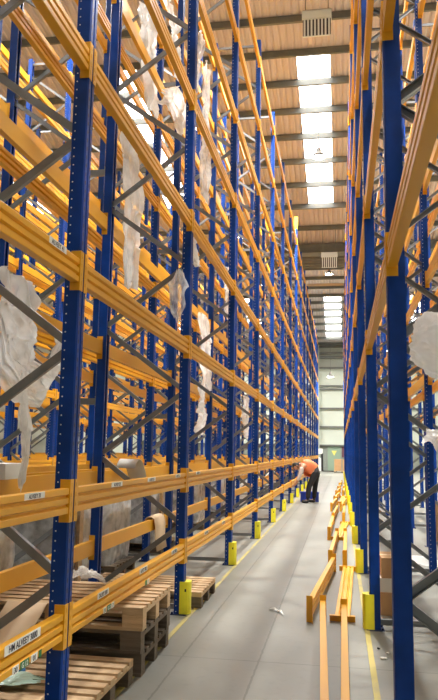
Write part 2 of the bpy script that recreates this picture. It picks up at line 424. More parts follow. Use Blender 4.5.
def upright(x, y, facing, label, group, detail=True, htop=HT):
    """facing +1: aisle face looks towards +x; -1: towards -x (turned round)"""
    r = thing('rack_upright', label, 'rack upright', (x, y, 0), (0, 0, 0 if facing > 0 else math.pi), group)
    link('post', post_mesh(HT), r); link('post', post_mesh(HT), r, (-DEPTH, 0, 0), (0, 0, math.pi))
    link('foot_plate', FOOT, r); link('foot_plate', FOOT, r, (-DEPTH, 0, 0), (0, 0, math.pi))
    if detail:
        for i, sp in enumerate(BR):
            c = (Vector(sp[0]) + Vector(sp[1])) / 2
            link('brace', BRD[i % 2], r, c)
        link('strut', STRUT, r, (0, 0, .06)); link('strut', STRUT, r, (0, 0, 8.95))
    else:
        link('bracing', ALLB, r)
    return r

# crossbeam: local origin mid-length on the aisle face, +x towards the aisle
BH, BD = 0.13, 0.048
PROF = [(-.004, .065), (-.002, .062), (-.002, .035), (-.017, .026), (-.017, .020), (-.002, .013), (-.002, -.013), (-.017, -.020), (-.017, -.026), (-.002, -.035), (-.002, -.062), (-.004, -.065), (-BD, -.065), (-BD, .065)]
def beam_set(L):
    h = L / 2
    body = MB().prism(PROF, 'y', -h + .007, h - .007).mesh('crossbeam', M['orange'])
    con = MB().box(-.052, .0045, h - .007, h - .002, -.11, .11)              # end plate against the post flank
    con.box(.0015, .0045, h - .002, h + .040, -.11, .11)                    # hooked leg over the post face
    for z in (-.08, -.03, .02, .07): con.box(.0045, .0062, h + .012, h + .026, z, z + .022)
    return body, con.mesh('end_connector', M['orange'])
LL, LR = BAY - PW, BAYR - PW
BODY_L, CON_L = beam_set(LL); BODY_R, CON_R = beam_set(LR)
def merged(body, con):
    mb = MB(); mb.add([v.co for v in body.vertices], [tuple(p.vertices) for p in body.polygons])
    for s in (1, -1):
        mb.add([(v.co.x, v.co.y * s, v.co.z) for v in con.vertices], [tuple(p.vertices) for p in con.polygons])
    return mb
FAR_L = merged(BODY_L, CON_L).mesh('crossbeam', M['orange']); FAR_R = merged(BODY_R, CON_R).mesh('crossbeam', M['orange'])
def con_mirror(con):
    mb = MB().add([(v.co.x, -v.co.y, v.co.z) for v in con.vertices], [tuple(p.vertices) for p in con.polygons])
    return mb.mesh('end_connector', M['orange'])
CON_L2, CON_R2 = con_mirror(CON_L), con_mirror(CON_R)
def crossbeam(x, y, z, facing, label, group, side='L', detail=True, name='crossbeam'):
    rot = (0, 0, 0 if facing > 0 else math.pi)
    if detail:
        r = thing(name, label, 'beam', (x, y, z), rot, group, BODY_L if side == 'L' else BODY_R)
        link('end_connector', CON_L if side == 'L' else CON_R, r); link('end_connector', CON_L2 if side == 'L' else CON_R2, r)
    else:
        r = thing(name, label, 'beam', (x, y, z), rot, group, FAR_L if side == 'L' else FAR_R)
    return r
MASS = MB()
SIMPLE = [(0, .065), (0, .02), (-.008, .014), (-.008, -.014), (0, -.02), (0, -.065), (-BD, -.065), (-BD, .065)]
def mass_beam(x, y, z, facing, L):
    pr = [(x + u * facing, z + v) for u, v in SIMPLE]
    MASS.prism(pr, 'y', y - L / 2 + .003, y + L / 2 - .003)
    for s in (-1, 1):
        MASS.box(x - .05 * facing, x + .0045 * facing, y + s * (L / 2 - .007), y + s * (L / 2 - .002), z - .11, z + .11)
        MASS.box(x + .0015 * facing, x + .0045 * facing, y + s * (L / 2 - .002), y + s * (L / 2 + .04), z - .11, z + .11)

XA2 = XL - DEPTH - GAP            # rack backing the worker's rack (its near face)
XB = XA2 - DEPTH - 1.70           # next aisle, next pair
XB2 = XB - DEPTH - GAP
XC = XB2 - DEPTH - 1.70; XC2 = XC - DEPTH - GAP
XD = XC2 - DEPTH - 1.70
XR2 = XR + DEPTH + GAP
def between(k): return 'before the first upright' if k < 0 else 'between %s and %s uprights' % (ORD[k], ORD[k + 1])

BEAM = {}
for k in range(-1, NL):
    y = Y0L + BAY * k
    for x, fc, nm, gr in ((XL, 1, "the worker's rack", "uprights of the worker's rack"), (XA2, 1, "the rack backing the worker's rack", "uprights of the rack backing the worker's rack")):
        if k < 0: lab = 'blue upright of %s beside the camera, before its first visible one' % nm.replace('the ', '', 1)
        else: lab = 'blue braced upright of %s, %s from the camera' % (nm, ORD[k])
        upright(x, y, fc, lab, gr, detail=(k <= 6 if x == XL else k <= 3))
for k in range(-1, NL - 1):
    yc = Y0L + BAY * (k + .5)
    for l, z in enumerate(LEV):
        if k <= 13:
            BEAM[('A', k, l)] = crossbeam(XL, yc, z, 1, "orange crossbeam, %s level, worker's rack aisle face, %s" % (ORD[l], between(k)), "crossbeams on the aisle face of the worker's rack", detail=k <= 4)
        else: mass_beam(XL, yc, z, 1, LL)
        if k <= 6:
            crossbeam(XL - DEPTH, yc, z, -1, "orange crossbeam, %s level, worker's rack inner face, %s" % (ORD[l], between(k)), "crossbeams on the inner face of the worker's rack", detail=k <= 2)
        else: mass_beam(XL - DEPTH, yc, z, -1, LL)
        if k <= 5 and l == 0: continue
        if 0 <= k <= 4:
            crossbeam(XA2, yc, z, 1, "orange crossbeam, %s level, rack backing worker's rack, %s" % (ORD[l], between(k)), "crossbeams of the rack backing the worker's rack", detail=k <= 1)
        else: mass_beam(XA2, yc, z, 1, LL)
        mass_beam(XA2 - DEPTH, yc, z, -1, LL)
for k in range(0, NR):
    y = Y0R + BAYR * k
    upright(XR, y, -1, 'blue braced upright of the rack beside the loose beams, %s from the camera' % ORD[k], 'uprights of the rack beside the loose beams', detail=k <= 4)
    upright(XR2, y, -1, 'blue braced upright, outer rack past the loose beams, %s from the camera' % ORD[k], 'uprights of the rack backing the one beside the loose beams', detail=False)
upright(XR, Y0R - BAYR, -1, 'blue upright of the rack beside the loose beams, standing next to the camera', 'uprights of the rack beside the loose beams', detail=False)
for k in range(-1, NR - 1):
    yc = Y0R + BAYR * (k + .5)
    for l, z in enumerate(LEV):
        if l < 2: continue
        if k <= 9: BEAM[('R', k, l)] = crossbeam(XR, yc, z, -1, 'orange crossbeam, %s level, rack beside loose beams, aisle face, %s' % (ORD[l - 2], between(k)), 'crossbeams on the aisle face of the rack beside the loose beams', 'R', k <= 3)
        else: mass_beam(XR, yc, z, -1, LR)
        if k in (2, 3): crossbeam(XR + DEPTH, yc, z, 1, 'orange crossbeam, %s level, rack beside loose beams, inner face, %s' % (ORD[l - 2], between(k)), 'crossbeams on the inner face of the rack beside the loose beams', 'R', k == 2)
        else: mass_beam(XR + DEPTH, yc, z, 1, LR)
        mass_beam(XR2, yc, z, -1, LR); mass_beam(XR2 + DEPTH, yc, z, 1, LR)
# further rows seen through the worker's rack
rows = [(XB, 1, 'row across the next aisle', 2), (XB2, 1, 'row backing that across the next aisle', 3), (XC, 1, 'second row pair past the next aisle', 5), (XC2, 1, 'outer half of that second row pair', 6), (XD, 1, 'outermost row by the side wall', 9)]
for x, fc, nm, k0 in rows:
    for k in range(k0, NL - 1):
        y = Y0L + BAY * k
        upright(x, y, fc, 'blue upright of the %s, %s from its near end' % (nm, ORD[k - k0]), 'uprights of the ' + nm, detail=False)
        if k < NL - 2:
            for z in LEV:
                mass_beam(x, y + BAY / 2, z, fc, LL); mass_beam(x - DEPTH, y + BAY / 2, z, -fc, LL)
mo = link('distant_crossbeams', MASS.mesh('crossbeams', M['orange']))
tag(mo, 'dense orange crossbeams of all the further rack bays and rows', 'beams', None, 'stuff')

# row spacers between the back-to-back racks
SPC = MB().box(-GAP + .002, -.002, -.02, .02, -.03, .03).box(-GAP + .002, -GAP + .008, -.045, .045, -.05, .05).box(-.008, -.002, -.045, .045, -.05, .05).mesh('row_spacer', M['zinc'])
for k in range(0, 6):
    for j, z in enumerate((1.9, 4.2, 6.7)):
        thing('row_spacer', 'grey spacer behind the %s upright of the worker\'s rack, %s' % (ORD[k], ('below the third level', 'below the fifth level', 'below the seventh level')[j]), 'row spacer', (XL - DEPTH, Y0L + BAY * k, z), (0, 0, 0), 'row spacers behind the worker\'s rack', SPC)
# yellow capped post top and the tie bar over the aisle
cap = MB().box(-.10, .012, -.062, .062, HT + .001, HT + .42).mesh('yellow_sleeve', M['guard'])
thing('yellow_sleeve', 'tall yellow sleeve on top of the eighth upright of the worker\'s rack', 'sleeve', (XL, Y0L + BAY * 7, 0), (0, 0, 0), None, cap)
tie = MB().box(XL - .05, XR + .05, -.03, .03, HT + .001, HT + .11).box(XL - .09, XL + .02, -.06, .06, HT + .0005, HT + .012).box(XR - .02, XR + .09, -.06, .06, HT + .0005, HT + .012).mesh('tie_bar', M['card_inner'])
thing('tie_bar', 'pale tie bar spanning the aisle between both rack tops', 'tie bar', (0, Y0L + BAY * 10, 0), (0, 0, 0), None, tie)

# yellow post guards
def guard_mesh():
    o = .062; t = .048; pts = []
    for i in range(9):     # rounded nose towards +x
        a = -math.pi / 2 + math.pi * i / 8
        pts.append((.012 + t * max(0, math.cos(a)) ** .7, o * math.sin(a)))
    pts += [(-.035, o), (-.035, .0515), (.0065, .0515), (.0065, -.0515), (-.035, -.0515), (-.035, -o)]
    return MB().prism(pts, 'z', .007, .285).mesh('guard', M['guard'])
GUARD = guard_mesh()
GMARK = MB().box(.012, .026, -.0632, -.0622, .20, .225).mesh('guard_mark', M['black'])
for k in range(1, NL):
    g = thing('post_guard', 'yellow post guard at the foot of the worker\'s rack, %s upright' % ORD[k], 'post guard', (XL, Y0L + BAY * k, 0), (0, 0, 0), 'post guards along the worker\'s rack', GUARD)
    if k < 6: link('mark', GMARK, g)
for k in range(1, NR):
    thing('post_guard', 'yellow post guard beside the loose beams, foot of the %s upright' % ORD[k], 'post guard', (XR, Y0R + BAYR * k, 0), (0, 0, math.pi), 'post guards beside the loose beams', GUARD)

# stickers with lettering on the crossbeams
def sticker(parent, y_world, wd, ht, zoff, text=None, mat='label', tcol='ink'):
    yl = y_world - parent.location.y
    p = link('label_sticker', MB().box(-.0018, -.0006, -wd / 2, wd / 2, -ht / 2, ht / 2).mesh('label_sticker', M[mat]), parent, (0, yl, zoff))
    p['label'] = 'white sticker with dark lettering' if mat == 'label' else 'green sticker'
    if text:
        cu = bpy.data.curves.new('lettering', 'FONT'); cu.body = text; cu.size = ht * .95; cu.align_x = 'CENTER'; cu.align_y = 'CENTER'; cu.extrude = .0003
        cu.materials.append(M[tcol]); cu.offset = ht * .014
        tmpo = bpy.data.objects.new('t', cu); COL.objects.link(tmpo); dg_ = bpy.context.evaluated_depsgraph_get(); tme = bpy.data.meshes.new_from_object(tmpo.evaluated_get(dg_)); bpy.data.objects.remove(tmpo)
        t = link('lettering', tme, p, (0, 0, 0)); t.rotation_euler = (math.pi / 2, 0, math.pi / 2); t.location = (.0004, 0, -.002)
        cu.space_character = 1.0
        t.scale = (min(1.0, wd * .92 / (len(text) * ht * .58)), 1, 1)
    return p
STICK = [('A', -1, 0, 3.06, .36, .042, .040, 'HM ALVEEY 3000'), ('A', 0, 0, 4.13, .20, .036, .040, 'TALVEY 3001'), ('A', 0, 0, 5.0, .20, .036, .040, 'ALVEY 3002'), ('A', 0, 0, 5.95, .20, .036, .040, 'ALVEY 3003'),
         ('A', -1, 1, 3.10, .22, .030, .040, 'ALVEEY 31'), ('A', 0, 1, 4.32, .22, .030, .040, 'ALVEEY 32'), ('A', 0, 1, 5.15, .22, .030, .040, 'ALVEEY 33'), ('A', 1, 1, 6.9, .2, .030, .040, 'ALVEEY 34'), ('A', 0, 1, 6.02, .18, .030, .040, 'ALVEEY 35'),
         ('A', -1, 2, 3.22, .22, .036, .040, 'ALVEEY 41'), ('A', 1, 0, 7.4, .2, .036, .04, 'ALVEY 3004'), ('A', 1, 0, 8.5, .2, .036, .04, 'ALVEY 3005')]
for s, k, l, y, wd, ht, zo, tx in STICK: sticker(BEAM[(s, k, l)], y, wd, ht, zo + .011, tx)
for y, b_, q in ((2.985, -1, ((-.09, .06, 'label', '30'), (0, .09, 'green', 'G 12'), (.1, .07, 'label', '01'), (.165, .03, 'green', None))), (4.13, 0, ((-.06, .05, 'label', '31'), (.02, .07, 'green', 'G 2'), (.09, .05, 'label', '7'))), (5.0, 0, ((-.02, .05, 'green', None), (.04, .05, 'label', '7')))):
    for dy, wd, mt, tx in q: sticker(BEAM[('A', b_, 0)], y + dy + .1, wd, .034, -.051 - .001, tx, mt, 'ink' if mt == 'label' else 'label')

# ================================================================== LOOSE BEAMS ON THE FLOOR
def loose(p0, p1, flat=False, label='', zb=0.0, face=1):
    """crossbeam lying along p0 -> p1 (x, y of its near and far ends), on edge or on its back"""
    a = Vector((p0[0], p0[1], 0)); b = Vector((p1[0], p1[1], 0)); d = (b - a).normalized(); c = a + d * (LR / 2)
    ang = math.atan2(d.y, d.x) - math.pi / 2 
    if not flat:
        r = crossbeam(c.x, c.y, .11 + zb, 1, label, 'loose beams lying along the aisle floor', 'R', True, 'loose_crossbeam')
        r.rotation_euler = (0, 0, ang + (0 if face > 0 else math.pi))
    else:
        r = crossbeam(c.x, c.y, .053 + zb, 1, label, 'loose beams lying along the aisle floor', 'R', True, 'loose_crossbeam')
        r.rotation_euler = (0, -math.pi / 2, ang)
    return r
LB = [((-.250, 6.33), (-.070, 9.02), False, 'loose orange beam on edge, slanting towards the aisle middle beyond the floor scrap', 1),
      ((-.062, 3.72), (-.138, 6.4), False, 'loose orange beam on edge, the one closest to the floor scrap at its foot', 1),
      ((-.012, 3.60), (-.006, 6.28), False, 'loose orange beam on edge, near end by the first bare blue upright', -1),
      ((.005, 6.42), (.085, 9.1), True, 'loose orange beam lying flat with its broad face up', 1),
      ((-.115, 9.30), (-.045, 11.98), False, 'loose orange beam on edge, second in line after the slanting one', 1),
      ((.020, 9.32), (.045, 12.0), False, 'loose orange beam on edge in line beyond the flat one', -1),
      ((-.175, 12.15), (-.135, 14.8), False, 'loose orange beam on edge, third in line on the aisle side', 1),
      ((-.06, 12.2), (.09, 14.9), True, 'loose orange beam lying aslant on the floor beside the third upright guards', 1),
      ((-.14, 15.05), (-.06, 17.7), False, 'loose orange beam on edge, fourth in line on the aisle side', 1),
      ((.03, 15.1), (.06, 17.75), False, 'loose orange beam on edge, fourth in line on the guard side', -1),
      ((-.21, 18.0), (-.10, 20.6), False, 'loose orange beam level with the worker, on the aisle side', 1),
      ((-.03, 18.05), (.12, 20.7), False, 'loose orange beam level with the worker, on the guard side', -1),
      ((-.16, 20.95), (-.02, 23.6), False, 'loose orange beam just past the worker, on the aisle side', 1),
      ((.02, 21.0), (.10, 23.7), True, 'loose orange beam just past the worker, lying flat', 1),
      ((-.13, 24.0), (.0, 26.6), False, 'loose orange beam sixth in line on the aisle side', 1),
      ((.05, 24.1), (.11, 26.7), False, 'loose orange beam sixth in line on the guard side', -1),
      ((-.08, 27.0), (.02, 29.7), False, 'loose orange beam seventh in line, aisle side', 1),
      ((.08, 27.0), (.12, 29.7), False, 'loose orange beam seventh in line, guard side', -1),
      ((-.03, 30.1), (.08, 32.8), False, 'loose orange beam last in line before the far floor', 1)]
for p0, p1, fl_, lab, fc in LB: loose(p0, p1, fl_, lab, 0, fc)

# ================================================================== PALLETS AND GOODS
def pallet_parts(mat_top, mat_low):
    deck = MB()
    # deck boards along x (1.2), over three cross boards along y
    n = 7; wid = (.085, .07, .08, .085, .07, .08, .085); y = -.4
    gap = (.8 - sum(wid)) / (n - 1)
    for i in range(n):
        deck.box(-.6, .6, y, y + wid[i], .122, .144); y += wid[i] + gap
    for x in (-.6, -.07, .46): deck.box(x, x + .14, -.4, .4, .100, .122)
    d = deck.mesh('deck', M[mat_top])
    bl = MB().box(-.07, .07, -.045, .045, .022, .100).mesh('block', M[mat_low])
    sk = MB().box(-.6, .6, -.05, .05, 0, .022).mesh('skid', M[mat_low])
    return d, bl, sk
PAL = {'light': pallet_parts('wood', 'wood'), 'mid': pallet_parts('wood', 'wood_dark'), 'dark': pallet_parts('wood_dark', 'wood_dark')}
def pallet(x, y, z, rz, kind, label, group=None):
    d, bl, sk = PAL[kind]
    r = thing('wooden_pallet', label, 'pallet', (x, y, z), (0, 0, rz), group)
    link('deck', d, r)
    for bx in (-.53, 0, .53):
        for by in (-.35, 0, .35): link('block', bl, r, (bx, by, 0))
    for by in (-.35, 0, .35): link('skid', sk, r, (0, by, 0))
    return r
PG = 'pallets stacked under the worker\'s rack'
pallet(-1.885, 4.98, 0, .02, 'dark', 'dark wooden pallet at the bottom of the three-high stack', PG)
pallet(-1.88, 4.97, .144, .0, 'dark', 'dark wooden pallet in the middle of the three-high stack', PG)
pallet(-1.875, 4.96, .288, .015, 'light', 'pale wooden pallet on top of the three-high stack', PG)
pallet(-1.90, 4.085, 0, .0, 'mid', 'wooden pallet at the bottom of the low stack by the first upright', PG)
pallet(-2.02, 2.95, 0, .02, 'dark', 'dark wooden pallet at the bottom, below the pale green film', PG)
pallet(-2.0, 2.93, .144, -.02, 'mid', 'wooden pallet under the pale green film', PG)
pallet(-1.89, 7.02, 0, .01, 'mid', 'single wooden pallet beside the second upright\'s yellow guard', PG)

def rock(mb_sub, size, amp, seed, freq=2.2, power=5, flat=True):
    """rounded, crumpled box mesh"""
    bm = bmesh.new(); bmesh.ops.create_cube(bm, size=2)
    bmesh.ops.subdivide_edges(bm, edges=bm.edges[:], cuts=mb_sub, use_grid_fill=True)
    s = Vector((seed * 3.1, seed * 1.7, seed))
    for v in bm.verts:
        p = v.co.copy(); r = (abs(p.x) ** power + abs(p.y) ** power + abs(p.z) ** power) ** (1 / power)
        p = p / r
        n_ = noise.noise(p * freq + s) * amp + noise.noise(p * freq * 3 + s) * amp * .4 + (noise.ridged_multi_fractal(p * freq + s, 1.0, 2.1, 4, 1.0, 2.0) - 1.0) * amp * .35
        p = p * (1 + n_)
        v.co = Vector((p.x * size[0] / 2, p.y * size[1] / 2, p.z * size[2] / 2))
    zmin = min(v.co.z for v in bm.verts)
    for v in bm.verts:
        v.co.z -= zmin
        if flat and v.co.z < size[2] * .06: v.co.z = 0
    me = bpy.data.meshes.new('m'); bm.to_mesh(me); bm.free()
    me.polygons.foreach_set('use_smooth', [True] * len(me.polygons)); return me

def wrapped_load(x, y, z, size, seed, label, post=False):
    r = thing('wrapped_load', label, 'wrapped goods', (x, y, z), (0, 0, 0), 'wrapped goods on pallets')
    me = rock(12, size, .012, seed, 1.7, 30); me.materials.append(M['load']); link('goods', me, r)
    me = rock(14, (size[0] + .06, size[1] + .06, size[2] * .98), .016, seed + .13, 3.5, 22); me.materials.append(M['film_thin']); link('film_wrap', me, r)
    if post:
        link('corner_board', MB().box(size[0] / 2 + .05, size[0] / 2 + .085, -size[1] / 2 + .1, -size[1] / 2 + .2, 0, size[2]).mesh('corner_board', M['wood']), r)
    return r
LG = 'pallets of goods in the rack backing the worker\'s rack'
loads = [(-3.16, 4.95, 1.05, .85, .70, 'mid', 'first and second', False), (-3.16, 6.99, 1.0, .80, .93, 'dark', 'just past the second', True), (-3.16, 8.2, 1.0, .8, .9, 'dark', 'before the third', False),
         (-3.16, 10.3, 1.0, 1.0, .85, 'mid', 'third and fourth', True), (-3.16, 13.4, 1.0, 1.1, .9, 'mid', 'fourth and fifth', False), (-3.16, 16.2, 1.0, 1.1, .8, 'dark', 'fifth and sixth', False)]
for i, (x, y, sx, sy, sz, kd, wh, ps) in enumerate(loads):
    pallet(x + .05, y, 0, 0, kd, 'pallet carrying grey wrapped goods at ground level, %s' % ('by uprights ' + wh if ' and ' in wh else wh + ' upright'), LG)
    wrapped_load(x + .05, y, .1445, (sx, sy, sz), i + 2.3, 'grey shrink-wrapped goods at ground level behind the worker\'s rack, %s' % ('by uprights ' + wh if ' and ' in wh else wh + ' upright'), ps)
# ------------------------------------------------------------------ loose film and board
def film_sheet(name, label, cat, path, widths, mat, seed, folds=5, depth=.10, nu=26, nv=44, across=(0, 1, 0), group='shrink film scraps hanging in the racks', tatter=.12):
    """crumpled sheet following a path of points, gathered into folds"""
    mb = MB(); P = [Vector(p) for p in path]; ac = Vector(across).normalized()
    def samp(arr, t):
        q = t * (len(arr) - 1); i = min(int(q), len(arr) - 2); f = q - i; f = f * f * (3 - 2 * f)
        return arr[i] * (1 - f) + arr[i + 1] * f
    o = P[0]
    for j in range(nv + 1):
        t = j / nv; c = samp(P, t); wd = samp(widths, t)
        tdir = (samp(P, min(1, t + .05)) - samp(P, max(0, t - .05))).normalized(); nrm = tdir.cross(ac)
        if nrm.length < .1: nrm = Vector((1, 0, 0))
        nrm.normalize()
        for i in range(nu + 1):
            u = i / nu - .5
            q = Vector((u * 4 + seed, t * 2.2, seed * 2))
            f = math.sin(u * folds * 6.28 + seed + 5 * noise.noise(Vector((seed, t * 2.5, u)))) * depth * .35 * (.4 + noise.noise(q * 1.3))
            r1 = noise.ridged_multi_fractal(Vector((u * 5 + seed, t * 4.5, seed)), .9, 2.2, 4, 1.0, 2.0) - 1.1
            r2 = noise.ridged_multi_fractal(Vector((u * 9 - t * 5, t * 9 + u * 4 + seed, seed)), .9, 2.0, 3, 1.0, 2.0) - 1.1
            f += noise.noise(q * 1.7) * depth * .7 + r1 * depth * .38 + r2 * depth * .16
            ju = .10 * noise.noise(Vector((t * 6, u * 3, seed + 5)))
            edge = 1 + tatter * noise.noise(Vector((t * 7, seed, 1 if u > 0 else -1))) * abs(u) * 4
            e = c + ac * ((u + ju) * wd * edge) + nrm * f + tdir * (noise.noise(Vector((u * 5, seed, 3))) * .12 * (t ** 3))
            mb.add([e - o], [])
    mb.f = [(j * (nu + 1) + i, j * (nu + 1) + i + 1, (j + 1) * (nu + 1) + i + 1, (j + 1) * (nu + 1) + i) for j in range(nv) for i in range(nu)]
    me = mb.mesh(name, M[mat], True, False)
    return thing(name, label, cat, o, (0, 0, 0), group, me)
XI = XL - DEPTH + .13   # just inside the inner crossbeams
film_sheet('film_scrap', 'long white film scrap hanging from a fifth-level crossbeam past the first upright', 'plastic film', [(XI, 6.72, 4.80), (XI + .02, 6.70, 4.4), (XI + .02, 6.80, 4.0), (XI + .03, 6.75, 3.6), (XI + .02, 6.84, 3.12)], [.30, .56, .60, .50, .36], 'film', 1.3, 6, .08)
film_sheet('film_scrap', 'white film scrap hanging high up left of the second upright', 'plastic film', [(XI - .28, 8.05, 7.2), (XI - .25, 8.1, 6.8), (XI - .24, 8.2, 6.4), (XI - .22, 8.3, 5.8)], [.3, .6, .5, .35], 'film', 2.9, 4, .12)
film_sheet('film_scrap', 'white film strip slung beside the high hanging scrap', 'plastic film', [(XI, 8.4, 7.3), (XI + .02, 8.45, 6.9), (XI + .02, 8.6, 6.5)], [.5, .35, .2], 'film', 7.9, 4, .10)
film_sheet('film_scrap', 'white film bundled over a sixth-level crossbeam past the second upright', 'plastic film', [(XI + .02, 7.95, 5.86), (XI + .05, 8.3, 6.02), (XI + .05, 8.7, 5.98), (XI + .03, 8.95, 5.86)], [.2, .34, .3, .2], 'film_dense', 4.1, 2, .08, across=(.5, 0, 1))
film_sheet('film_scrap', 'film scrap hanging near the roof just past the second upright', 'plastic film', [(XL - .12, 7.25, 6.16), (XL - .16, 7.2, 5.8), (XL - .16, 7.1, 5.4)], [.26, .24, .16], 'film_thin', 5.2, 3, .05)
film_sheet('film_scrap', 'long thin film veil hanging between second and third uprights near the roof', 'plastic film', [(XL - .35, 8.7, 6.6), (XL - .36, 8.75, 6.0), (XL - .36, 8.8, 5.4), (XL - .36, 8.8, 4.8)], [.5, .6, .45, .4], 'film_thin', 6.6, 4, .08)
film_sheet('film_scrap', 'small white film bag caught beside the second upright at the fourth level', 'plastic film', [(XL - .10, 6.75, 3.78), (XL - .12, 6.95, 3.6), (XL - .10, 7.1, 3.42)], [.3, .32, .34], 'film', 8.4, 2, .06)
film_sheet('film_scrap', 'grey film tuft on the brace left of the second upright', 'plastic film', [(XL - .07, 6.18, 3.12), (XL - .07, 6.12, 2.95), (XL - .08, 6.14, 2.75), (XL - .08, 6.16, 2.62)], [.06, .17, .14, .05], 'film_thin', 9.7, 3, .06, across=(1, .3, 0))
film_sheet('film_scrap', 'large film scrap draped below the fourth level past the second upright', 'plastic film', [(XI + .03, 10.75, 3.6), (XI + .05, 10.9, 3.2), (XI + .06, 10.85, 2.8), (XI + .08, 10.9, 2.45)], [.6, .9, .8, .4], 'film', 10.6, 6, .09)
film_sheet('film_scrap', 'twisted film tail hanging to the second level past the second upright', 'plastic film', [(XI + .06, 10.5, 2.42), (XI + .06, 10.55, 2.2), (XI + .08, 10.6, 2.0), (XI + .06, 10.5, 1.7)], [.2, .35, .5, .3], 'film', 11.8, 3, .1)
film_sheet('film_scrap', 'film scrap in the upper bay between third and fourth uprights', 'plastic film', [(XI + .03, 13.1, 4.96), (XI + .05, 13.2, 4.5), (XI + .05, 13.2, 4.0)], [.8, .9, .4], 'film_thin', 12.5, 4, .1)
film_sheet('film_scrap', 'white film scrap hanging by the fourth upright below the third level', 'plastic film', [(XL - .3, 12.7, 2.45), (XL - .32, 12.8, 2.1), (XL - .3, 12.75, 1.7)], [.4, .5, .25], 'film', 13.9, 3, .08)
# big bundle left of the first upright
film_sheet('film_scrap', 'big crumpled film bundle sagging behind the first upright below the third level', 'plastic film', [(XI + .0, 4.12, 2.36), (XI + .03, 4.22, 2.08), (XI + .05, 4.45, 1.90), (XI + .05, 4.72, 1.88), (XI + .04, 4.98, 2.08), (XI + .0, 5.16, 2.34)], [.36, .40, .34, .30, .24, .14], 'film', 15.2, 5, .09, 40, 50, across=(.35, 0, 1))
film_sheet('film_scrap', 'film curtain dropping from a third-level crossbeam before the first upright', 'plastic film', [(XI + .22, 3.92, 2.50), (XI + .23, 3.95, 2.3), (XI + .24, 3.98, 2.12), (XI + .22, 4.0, 1.98)], [.5, .46, .38, .2], 'film', 16.7, 4, .07)
film_sheet('film_strip', 'narrow twisted film strip dangling down to the second level before the first upright', 'plastic film', [(XI + .24, 4.0, 1.92), (XI + .24, 4.04, 1.72), (XI + .24, 4.10, 1.55), (XI + .24, 4.12, 1.4), (XI + .24, 4.08, 1.22)], [.05, .10, .18, .08, .04], 'film', 17.3, 2, .03)
film_sheet('film_strip', 'pale film strip hanging down the first upright from the third level', 'plastic film', [(XI + .10, 5.24, 2.36), (XI + .10, 5.22, 2.1), (XI + .10, 5.24, 1.84)], [.18, .16, .10], 'film', 18.1, 2, .03)
# film and board seen on the loose-beam side
sk = rock(26, (.56, .34, .28), .15, 5.5, 2.4, 3.0, True); sk.materials.append(M['film_dense'])
thing('film_sack', 'big bulging white polythene sack lodged in the rack beside the loose beams', 'sack', (.545, 3.225, 1.755), (0, .34, 0), None, sk)
film_sheet('film_scrap', 'white board and film flap caught on a brace beside the loose beams', 'plastic film', [(.68, 5.95, 1.60), (.76, 5.8, 1.58), (.82, 5.7, 1.40), (.81, 5.65, 1.22)], [.34, .36, .3, .2], 'film_dense', 21.3, 2, .04, across=(.3, 1, .3))

# curled board on the second-level crossbeam
def curl(name, label, loc, wd, pts, mat_out, rz=0, th=.008):
    mb = MB(); n = len(pts)
    for s in (0, 1):
        for w_ in (-wd / 2, wd / 2):
            for i, (u, v) in enumerate(pts):
                j = min(i + 1, n - 1); k = max(i - 1, 0); t = Vector((pts[j][0] - pts[k][0], pts[j][1] - pts[k][1])).normalized()
                mb.v.append((u - t.y * th * s, w_, v + t.x * th * s))
    q = lambda s, w_, i: s * 2 * n + w_ * n + i
    for i in range(n - 1):
        for s in (0, 1): mb.f.append((q(s, 0, i), q(s, 0, i + 1), q(s, 1, i + 1), q(s, 1, i)))
        for w_ in (0, 1): mb.f.append((q(0, w_, i), q(0, w_, i + 1), q(1, w_, i + 1), q(1, w_, i)))
    for i in (0, n - 1): mb.f.append((q(0, 0, i), q(0, 1, i), q(1, 1, i), q(1, 0, i)))
    return thing(name, label, 'cardboard', loc, (0, 0, rz), 'loose board scraps', mb.mesh(name, M[mat_out], True))
arc = [(-.26, .02), (-.2, .09), (-.1, .14), (0, .135), (.1, .09), (.17, .03), (.24, .002)]
curl('board_scrap', 'curled white board resting on the second-level beam past the first upright', (-2.10, 6.95, 1.25), .2, [(u * .6, v * .7) for u, v in arc[:-1]] + [(.15, -.03), (.19, -.10)], 'card_white', 1.5)
curl('board_scrap', 'pale cardboard sheet hooked over the lowest inner beam before the third upright', (-2.262, 8.62, .62), .48, [(-.075, -.1), (-.07, .0), (-.04, .02), (.0, .022), (.035, .0), (.055, -.1), (.05, -.22), (.08, -.38)], 'card_inner', 0)
curl('board_scrap', 'pale cardboard flap leaning on the pallets behind the first upright', (-2.06, 4.27, .146), .28, [(-.28, .005), (-.15, .06), (0, .14), (.17, .22), (.28, .285)], 'card_inner', 1.571)
th_ = MB().box(-.1, .1, -.2, .16, 0, .10).mesh('carton', M['card_white'])
thing('flat_carton', 'flat white carton lying on the inner second-level beam before the first upright', 'carton', (XI - .06, 4.42, 1.246), (0, 0, .06), None, th_)
g = film_sheet('green_film', 'pale green film spread over the front wooden pallets', 'plastic film', [(-2.2, 3.80, .19), (-2.0, 3.82, .185), (-1.8, 3.82, .19), (-1.65, 3.86, .18)], [.2, .26, .24, .1], 'cyan', 3.3, 2, .02, across=(0, 1, 0), group=None)
thing('bottle_cap', 'small blue cap lying on the front pallets by the first upright', 'cap', (-1.87, 4.07, .146), (0, 0, 0), None, MB().lathe((0, 0, 0), [(.034, 0), (.036, .01), (.034, .018), (.028, .022)], 14).mesh('cap', M['bluecap']))
film_sheet('film_scrap', 'clear film wad on the three-high pallet stack', 'plastic film', [(-2.03, 5.2, .48), (-1.97, 5.22, .54), (-1.9, 5.25, .52), (-1.82, 5.27, .475)], [.14, .2, .2, .1], 'film_thin', 31.7, 4, .035)

